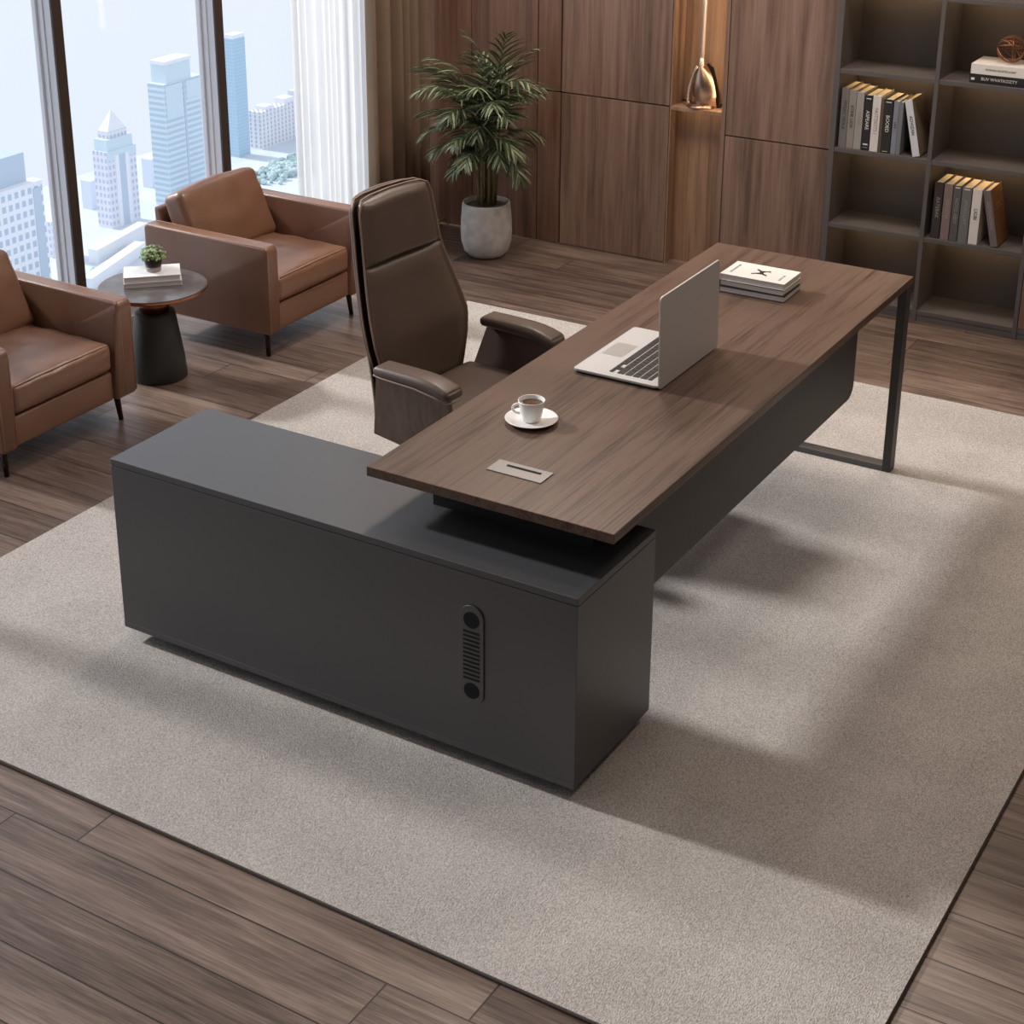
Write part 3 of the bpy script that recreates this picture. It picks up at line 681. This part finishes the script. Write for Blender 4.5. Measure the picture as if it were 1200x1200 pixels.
# ------------------------------------------------------------ office chair
TH = .09
t = thing('office_chair', 'high backed dark brown leather office chair with wood shell arms at desk', 'office chair', (.286, 1.345, RZ), -TH)
def backpt(v, hwid, x):      # helper: outline rows of the backrest
    return (x, hwid, v)
rowsb = [(.26, .165, -.098), (.37, .185, -.098), (.43, .208, -.100), (.52, .240, -.108), (.60, .256, -.118), (.68, .246, -.145), (.76, .228, -.172), (.85, .208, -.198), (.95, .199, -.213), (1.03, .193, -.226), (1.062, .184, -.231), (1.075, .160, -.233)]
def interp(z):
    if z <= rowsb[0][0]: return rowsb[0][1:]
    for a, b in zip(rowsb, rowsb[1:]):
        if a[0] <= z <= b[0]:
            k = (z-a[0])/(b[0]-a[0]); return a[1]+(b[1]-a[1])*k, a[2]+(b[2]-a[2])*k
    return rowsb[-1][1:]
def slab(z0, z1, th0, front, nz=22, ny=14, puff=.0, grow=0, arch=0):
    bm = bmesh.new(); F_, K_ = [], []; low = z0 < .3
    for j in range(nz+1):
        tz = j/nz; z = z0+(z1-z0)*tz; hwid, x = interp(z); hwid += grow
        if low and z < .56: hwid = max(hwid, .252-.05*(.56-z))
        # rounded end rows
        e = min(1, min(tz, 1-tz)*nz/2.2); f_, k_ = [], []
        for i in range(ny+1):
            u_ = -1+2*i/ny; su = math.sin(u_*PI/2)
            y = hwid*su; curve = .030*u_*u_      # gently dished
            edge = (1-abs(su)**6)*(.35+.65*math.sin(e*PI/2))
            zz = z + (arch*(1-su*su)*max(0, (tz-.8)/.2) if arch else 0)
            f_.append(bm.verts.new((x+front+curve+puff*edge, y, zz))); k_.append(bm.verts.new((x+front-th0*(.4+.6*edge)+curve, y, zz)))
        F_.append(f_); K_.append(k_)
    for j in range(nz):
        for i in range(ny):
            bm.faces.new((F_[j][i], F_[j][i+1], F_[j+1][i+1], F_[j+1][i])); bm.faces.new((K_[j][i], K_[j+1][i], K_[j+1][i+1], K_[j][i+1]))
        bm.faces.new((F_[j][0], F_[j+1][0], K_[j+1][0], K_[j][0])); bm.faces.new((F_[j][ny], K_[j][ny], K_[j+1][ny], F_[j+1][ny]))
    for i in range(ny):
        bm.faces.new((F_[0][i], K_[0][i], K_[0][i+1], F_[0][i+1])); bm.faces.new((F_[nz][i], F_[nz][i+1], K_[nz][i+1], K_[nz][i]))
    return bm
obj('back_cushion', slab(.375, .852, .030, 0, puff=.030, grow=-.006), M['taupe'], t, smooth=True)
obj('headrest', slab(.850, 1.066, .030, 0, puff=.036, grow=-.006, arch=.010), M['taupe'], t, smooth=True)
obj('back_shell', slab(.285, 1.072, .018, -.036, puff=0, grow=.004, arch=.012), M['taupe'], t, smooth=True)
bm = bmesh.new()
for off, g in ((-.004, -.001), (-.034, .004)):
    lp = []
    for s_ in (-1, 1):
        zz = [.38+(.685)*k/24 for k in range(25)]
        seq = [(interp(z)[1]+off+.030, s_*(interp(z)[0]+g), z) for z in zz]
        lp += seq if s_ < 0 else seq[::-1]
    top_ = []
    hw_ = interp(1.065)[0]
    lp = lp[:25] + [(interp(1.07)[1]+off+.03*(u_*u_), hw_*math.sin(u_*PI/2), 1.069+.010*(1-u_*u_)) for u_ in (-.7, -.4, 0, .4, .7)] + lp[25:]
    tube(bm, lp, .0035, 6)
obj('piping', bm, M['taupe_pipe'], t, smooth=True)
bm = bmesh.new(); rbox(bm, (.125, 0, .372), (.205, .245, .045), .035, 12, (.01, 0, .016)); obj('seat', bm, M['taupe'], t, smooth=True)
for s_ in (-1, 1):
    # winged arm: padded top over a wooden shell side
    bm = bmesh.new()
    o_ = [(-.085, .305), (.20, .27), (.262, .33), (.262, .545), (-.035, .552)] if s_ < 0 else [(-.085, .36), (.22, .30), (.262, .36), (.262, .545), (-.03, .552)]
    yb_, yt_ = s_*.262, s_*.306
    A_ = []
    for dy in (0, s_*.016):
        A_.append([bm.verts.new((x, (yb_+(yt_-yb_)*(z-.27)/.28)+dy, z)) for x, z in o_])
    n_ = len(o_)
    for i in range(n_): bm.faces.new((A_[0][i], A_[0][(i+1) % n_], A_[1][(i+1) % n_], A_[1][i]))
    bm.faces.new(A_[0]); bm.faces.new(A_[1][::-1])
    arm = obj('arm_shell', bm, M['chair_wood'], t, bevel=.002)
    def wa(q, u_, s_=s_):
        if u_[0] > .2: q.z -= .022*((u_[0]-.2)/.8)**2
        return q
    bm = bmesh.new(); rbox(bm, (.119, s_*.295, .562), (.158, .046, .018), .016, 8, (.004, 0, .005), wa); obj('arm_pad', bm, M['taupe'], arm, smooth=True)
    bm = bmesh.new(); tube(bm, [(-.036, s_*.335, .549), (.0, s_*.340, .547), (.14, s_*.340, .545), (.22, s_*.340, .534), (.272, s_*.338, .522), (.281, s_*.31, .522), (.281, s_*.27, .522)], .003, 6); obj('piping', bm, M['taupe_pipe'], arm, smooth=True)
    # inner leather lining of the wing
    bm = bmesh.new()
    A_ = []
    for dy in (0, -s_*.012):
        A_.append([bm.verts.new((x, (yb_+(yt_-yb_)*(z-.27)/.28)-s_*.0008+dy, z)) for x, z in ([(q[0]*.96+.003, max(q[1], .37)) for q in o_])])
    for i in range(n_): bm.faces.new((A_[0][i], A_[0][(i+1) % n_], A_[1][(i+1) % n_], A_[1][i]))
    bm.faces.new(A_[0]); bm.faces.new(A_[1][::-1]); obj('arm_lining', bm, M['taupe'], arm)
bm = bmesh.new(); lathe(bm, [(.028, .075), (.028, .20), (.018, .20), (.018, .31)], (.08, 0, 0), 24); obj('gas_lift', bm, M['black'], t, smooth=True)
obj('seat_mechanism', B(-.02, .18, -.06, .06, .29, .327), M['black'], t, bevel=.006)
st = obj('star_base', (lambda b_: (lathe(b_, [(.04, .055), (.042, .085), (.03, .095)], (.08, 0, 0), 20), b_)[1])(bmesh.new()), M['silver'], t, smooth=True)
for k in range(5):
    a = 2*PI*k/5; cx_, cy_ = .08+.23*math.cos(a), .23*math.sin(a)
    bm = bmesh.new(); tube(bm, [(.08+.03*math.cos(a), .03*math.sin(a), .075), (cx_, cy_, .058)], .018, 8, taper=.012); obj('spoke', bm, M['silver'], st, smooth=True)
    bm = bmesh.new()
    for q in (-.014, .014):
        tube(bm, [(cx_-math.sin(a)*(q-.006), cy_+math.cos(a)*(q-.006), .026), (cx_-math.sin(a)*(q+.006), cy_+math.cos(a)*(q+.006), .026)], .025, 18)
    tube(bm, [(cx_, cy_, .03), (cx_, cy_, .06)], .008, 8)
    obj('caster', bm, M['black'], st)

# ------------------------------------------------------------ curtains
def drape(y0, y1, x, amp, pitch, zt, seed, ease=0):
    random.seed(seed); bm = bmesh.new(); n = int((y1-y0)/.006); prev = None; ph = 0; front, back = [], []
    for i in range(n+1):
        y = y0+(y1-y0)*i/n; ph += 2*PI*(.006/pitch)*(1+.35*math.sin(y*23+seed))
        s = math.sin(ph); dx = amp*(abs(s)**.7*(1 if s > 0 else -1))*(1+.25*math.sin(y*11+seed*2))
        front.append((x+dx, y))
    rows_ = []
    for z, k in ((.012, 1.06), (.5, 1), (1.2, .97), (2.2, .92), (zt, .85)):
        rows_.append([bm.verts.new((x+(px_-x)*k, py_, z)) for px_, py_ in front])
    for a, b in zip(rows_, rows_[1:]):
        for i in range(n): bm.faces.new((a[i], a[i+1], b[i+1], b[i]))
    return bm
def solid(o, th):
    m_ = o.modifiers.new('thick', 'SOLIDIFY'); m_.thickness = th; m_.offset = 0
t = thing('brown_curtain', 'heavy brown pleated curtain hanging beside the window and wood wall', 'curtain', (0, 0, 0))
o = obj('cloth', drape(3.555, 4.045, -1.575, .052, .088, ZC-.03, 2), M['curtain'], t, smooth=True); solid(o, .004)
t = thing('sheer_curtain', 'white translucent sheer curtain hanging in front of the window', 'curtain', (0, 0, 0))
o = obj('cloth', drape(3.13, 3.93, -1.70, .030, .060, ZC-.03, 5), M['sheer'], t, smooth=True)
bm = bmesh.new(); box(bm, -1.72, -1.68, .0, 4.07, ZC-.028, ZC-.002); box(bm, -1.595, -1.555, .0, 4.07, ZC-.028, ZC-.002)
tag(obj('curtain_track', bm, M['alu_frame']), 'double pale curtain track fixed to the ceiling above the window', 'curtain track')
t = thing('curtain_holdback', 'small polished metal holdback hook on the wood wall by the curtain', 'holdback', (-1.477, 4.075, .02))
bm = bmesh.new(); tube(bm, [(0, 0, 0), (0, -.05, .002), (-.02, -.07, -.002), (-.05, -.075, -.012)], .005, 8); obj('hook', bm, M['tieback'], t, smooth=True)
bm = bmesh.new(); bmesh.ops.create_uvsphere(bm, u_segments=16, v_segments=10, radius=.010, matrix=Matrix.Translation((.004, -.055, .004))); obj('knob', bm, M['tieback'], t, smooth=True)

# ------------------------------------------------------------ palm in concrete pot
t = thing('potted_palm', 'tall green palm in a pale round concrete pot beside the curtain', 'plant', (-1.0, 3.73, 0))
bm = bmesh.new(); lathe(bm, [(.065, 0), (.09, .006), (.112, .03), (.126, .08), (.129, .13), (.127, .19), (.120, .268), (.118, .278), (.109, .278), (.108, .250), (.106, .240)], seg=64, cap=True); obj('pot', bm, M['concrete'], t, smooth=True)
bm = bmesh.new(); lathe(bm, [(.1055, .2405), (.1055, .256), (.06, .262), (.002, .264)], seg=40, cap=True)
obj('soil', bm, M['soil'], t)
random.seed(21)
stems = []
for k in range(9):
    a = 2*PI*k/9+random.uniform(-.2, .2); r0 = .03+.015*random.random(); r1 = r0+random.uniform(.0, .035); h = random.uniform(.60, .78)
    p = [(r0*math.cos(a), r0*math.sin(a), .25), (((r0+r1)/2)*math.cos(a), ((r0+r1)/2)*math.sin(a), (.25+h)/2), (r1*math.cos(a), r1*math.sin(a), h)]
    bm = bmesh.new(); tube(bm, p, .0085, 8, taper=.005); obj('stem', bm, M['stem'], t, smooth=True); stems.append(Vector(p[-1]))
def frond(start, az, el, L, droop, roll_):
    bm = bmesh.new(); pts = []; p = Vector(start); e = el; n = 16
    for i in range(n+1):
        pts.append(p.copy()); d = Vector((math.cos(az)*math.cos(e), math.sin(az)*math.cos(e), math.sin(e))); p = p+d*L/n; e -= droop/n*(.5+1.2*i/n)
    tube(bm, pts, .0034, 5, taper=.001)
    side = Vector((-math.sin(az), math.cos(az), 0))
    m = 20
    for i in range(m):
        s = .16+.84*i/(m-1); k = min(n-1, int(s*n)); f_ = s*n-k; q = pts[k].lerp(pts[k+1], f_); d = (pts[k+1]-pts[k]).normalized(); nn = side.cross(d).normalized()
        ll = L*.40*(math.sin(PI*(.16+.78*s))**.8)*random.uniform(.85, 1.1)+.02
        for sg in (-1, 1):
            ang = math.radians(52-26*s+random.uniform(-7, 7)); dr = (d*math.cos(ang)+side*sg*math.sin(ang)+nn*random.uniform(-.12, .22)).normalized()
            wd = .0052*random.uniform(.8, 1.15); pr = []
            lift = nn
            for j in range(5):
                tt_ = j/4; c = q+dr*ll*tt_+Vector((0, 0, -1))*ll*.30*tt_*tt_; wj = wd*(.45, 1, .95, .6, .04)[j]; wv = dr.cross(lift).normalized()
                pr.append((bm.verts.new(c+wv*wj), bm.verts.new(c-lift*wj*.35), bm.verts.new(c-wv*wj)))
            for a_, b_ in zip(pr, pr[1:]):
                mi = 1 if (i+sg) % 3 == 0 else 0  # some leaflets take the painted highlight colour
                f1 = bm.faces.new((a_[0], a_[1], b_[1], b_[0])); f2 = bm.faces.new((a_[1], a_[2], b_[2], b_[1])); f1.material_index = f2.material_index = mi
    return bm
spec = [(20, 88, .56, .22, .80), (150, 80, .50, .8, .76), (215, 74, .50, 1.1, .74), (0, 74, .54, .7, .76), (-20, 62, .50, 1.2, .70), (-60, 68, .48, 1.3, .72),
    (250, 66, .48, 1.4, .70), (185, 62, .50, 1.2, .70), (-80, 80, .50, .9, .76), (-35, 84, .52, .5, .80), (225, 84, .50, .6, .76), (90, 74, .46, .6, .74), (200, 70, .46, 1.0, .66), (-40, 70, .46, 1.0, .66), (10, 64, .46, 1.2, .66)]
random.seed(5)
for k in range(36):          # lower whorls: golden-angle azimuths, lower ones shorter and flatter
    q = k/35; spec.append(((k*137.5+30) % 360, 62-30*q+random.uniform(-7, 7), .44-.20*q, 1.15+.55*q+random.uniform(-.15, .3), .68-.20*q))
for k, (a, e, L_, dr, z) in enumerate(spec):
    s_ = stems[k % 9]; st_ = Vector((s_.x*.8, s_.y*.8, min(z, s_.z+.02)-.02))
    ar = math.radians(a)
    L2 = L_ * (.72 if math.sin(ar) > .3 else 1)
    obj('frond', frond(st_, ar, math.radians(e), L2*.92, dr, 0), [M['leaf'], M['leaf_highlight']], t, smooth=False)

# ------------------------------------------------------------ unseen ceiling panels, added to fill the room with light
WHERE = ['above the near floor on the window side', 'above the office chair', 'above the near right corner of the rug', 'right of the desk', 'above the floor by the palm', 'in front of the bookcase']
for (x, y, watts), wh_ in zip(FILL_LIGHTS, WHERE):
    t = thing('fill_light', 'added unseen ceiling fill light panel '+wh_, 'light', (x, y, ZC), group='added ceiling fill panels')
    bm = bmesh.new()
    for a in ((-.32, .32, -.32, -.30), (-.32, .32, .30, .32), (-.32, -.30, -.30, .30), (.30, .32, -.30, .30)): box(bm, *a, -.03, 0)
    obj('frame', bm, M['alu_frame'], t); obj('diffuser', B(-.30, .30, -.30, .30, -.012, -.002), M['fill_diffuser'], t)
    ld = bpy.data.lights.new('fill_lamp', 'AREA'); ld.shape = 'SQUARE'; ld.size = .58; ld.energy = watts; ld.color = (1, .86, .74)
    lo_ = bpy.data.objects.new('lamp', ld); C.objects.link(lo_); lo_.parent = t; lo_.location = (0, 0, -.014)

# ------------------------------------------------------------ the city below the window, distance haze mixed into its colours
ZG = -190
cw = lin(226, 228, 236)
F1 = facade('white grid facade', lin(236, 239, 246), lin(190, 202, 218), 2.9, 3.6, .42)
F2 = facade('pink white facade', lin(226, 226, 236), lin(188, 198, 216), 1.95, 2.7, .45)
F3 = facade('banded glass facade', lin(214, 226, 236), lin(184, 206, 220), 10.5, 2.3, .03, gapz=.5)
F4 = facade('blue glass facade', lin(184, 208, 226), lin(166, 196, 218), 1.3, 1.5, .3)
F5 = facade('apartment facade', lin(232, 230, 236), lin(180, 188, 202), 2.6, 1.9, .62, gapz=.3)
FP = plain('haze paled upper facade', lin(208, 224, 233), .6); FW = plain('white cladding', lin(234, 236, 242), .6); FB = plain('blue glass strip', lin(190, 204, 220), .5)
FM = plain('hazy pale facade', lin(214, 220, 232), .7)  # facades paled towards the sky colour in place of haze
def tower(label, x, d, y0, y1, zt, mat, extras=(), name='tower_building', far=1):
    y0, y1, zt = -3.2+(y0+3.2)*far, -3.2+(y1+3.2)*far, 2.7+(zt-2.7)*far; x *= far
    t = thing(name, label, 'building', (x, y0, ZG)); h = zt-ZG; W_ = y1-y0
    obj('body', B(-d, 0, 0, W_, 0, h), mat, t)
    for (nm, a0, a1, z0, z1, dx, m_) in extras:
        obj(nm, B(-d+.3 if dx <= 0 else -d*.5, dx, a0*W_, a1*W_, z0+h, z1+h), m_, t)
    return t
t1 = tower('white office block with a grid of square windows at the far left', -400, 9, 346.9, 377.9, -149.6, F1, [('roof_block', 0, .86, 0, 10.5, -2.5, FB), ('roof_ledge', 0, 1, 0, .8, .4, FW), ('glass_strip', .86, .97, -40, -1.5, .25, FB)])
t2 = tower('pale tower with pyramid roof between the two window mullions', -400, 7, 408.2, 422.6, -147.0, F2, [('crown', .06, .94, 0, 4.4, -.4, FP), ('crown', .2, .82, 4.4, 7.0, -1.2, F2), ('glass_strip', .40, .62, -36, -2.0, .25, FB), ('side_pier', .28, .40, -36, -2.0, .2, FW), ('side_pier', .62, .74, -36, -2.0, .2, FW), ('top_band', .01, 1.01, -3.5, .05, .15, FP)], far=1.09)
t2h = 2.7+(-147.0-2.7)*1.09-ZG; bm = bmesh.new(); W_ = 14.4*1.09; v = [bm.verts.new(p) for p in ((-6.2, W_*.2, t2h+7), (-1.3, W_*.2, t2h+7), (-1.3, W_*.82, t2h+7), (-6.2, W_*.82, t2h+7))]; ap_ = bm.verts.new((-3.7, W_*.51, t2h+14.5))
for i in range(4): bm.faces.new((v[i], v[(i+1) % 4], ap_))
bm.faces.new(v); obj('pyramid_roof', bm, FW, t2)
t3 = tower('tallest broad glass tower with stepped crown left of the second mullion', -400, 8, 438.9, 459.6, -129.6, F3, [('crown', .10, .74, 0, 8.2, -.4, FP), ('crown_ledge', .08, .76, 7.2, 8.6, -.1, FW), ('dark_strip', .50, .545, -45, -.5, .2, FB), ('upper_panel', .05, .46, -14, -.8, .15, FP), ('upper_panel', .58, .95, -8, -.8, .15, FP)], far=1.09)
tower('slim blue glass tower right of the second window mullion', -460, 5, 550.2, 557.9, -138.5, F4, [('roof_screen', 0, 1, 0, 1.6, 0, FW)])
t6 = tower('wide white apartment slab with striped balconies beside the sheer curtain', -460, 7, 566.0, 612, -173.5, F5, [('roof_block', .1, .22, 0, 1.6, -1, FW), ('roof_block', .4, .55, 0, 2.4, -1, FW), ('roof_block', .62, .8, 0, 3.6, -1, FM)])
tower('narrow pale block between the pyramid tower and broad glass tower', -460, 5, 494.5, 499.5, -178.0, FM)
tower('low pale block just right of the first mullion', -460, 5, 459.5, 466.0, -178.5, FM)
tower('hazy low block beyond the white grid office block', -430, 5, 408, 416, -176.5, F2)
FG = plain('haze paled city ground', lin(206, 216, 226), .9, var=.10, vscale=.05)  # ground paled towards the sky, haze put into its colour
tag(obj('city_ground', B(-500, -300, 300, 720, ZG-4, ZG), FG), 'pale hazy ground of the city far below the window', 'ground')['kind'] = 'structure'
def strip(name, label, cat, p, q, w_, z, h, mat):
    p, q = Vector(p), Vector(q); d = (q-p).normalized(); n_ = Vector((-d.y, d.x))*w_/2
    bm = bmesh.new(); v = [(*(p-n_), ), (*(q-n_), ), (*(q+n_), ), (*(p+n_), )]; prism(bm, [(a_[0], a_[1]) for a_ in v], 2, z, z+h)
    return tag(obj(name, bm, mat), label, cat)
strip('long_roof', 'long white roof running past the foot of the pyramid tower', 'roof', (-414, 412), (-421, 446), 4, ZG, 5, FW)
strip('elevated_road', 'white elevated road crossing below the pyramid tower', 'road', (-396, 390), (-408, 430), 4, ZG, 4, FW)
TG = plain('hazy foliage', lin(182, 204, 206), .9, var=.3, vscale=.3)  # foliage paled and blued, the haze is in the colour
def grove(label, p, q, n, spread, rmax, seed):
    random.seed(seed); bm = bmesh.new()
    for k in range(n):
        r = random.uniform(.6, 1)*rmax; f = random.random()
        bmesh.ops.create_icosphere(bm, subdivisions=2, radius=r, matrix=Matrix.Translation((p[0]+(q[0]-p[0])*f+random.uniform(-1, 1)*spread, p[1]+(q[1]-p[1])*f+random.uniform(-1, 1)*spread, ZG+r*.8)))
    for v in bm.verts: v.co += Vector((random.uniform(-.2, .2), random.uniform(-.2, .2), random.uniform(-.2, .2)))
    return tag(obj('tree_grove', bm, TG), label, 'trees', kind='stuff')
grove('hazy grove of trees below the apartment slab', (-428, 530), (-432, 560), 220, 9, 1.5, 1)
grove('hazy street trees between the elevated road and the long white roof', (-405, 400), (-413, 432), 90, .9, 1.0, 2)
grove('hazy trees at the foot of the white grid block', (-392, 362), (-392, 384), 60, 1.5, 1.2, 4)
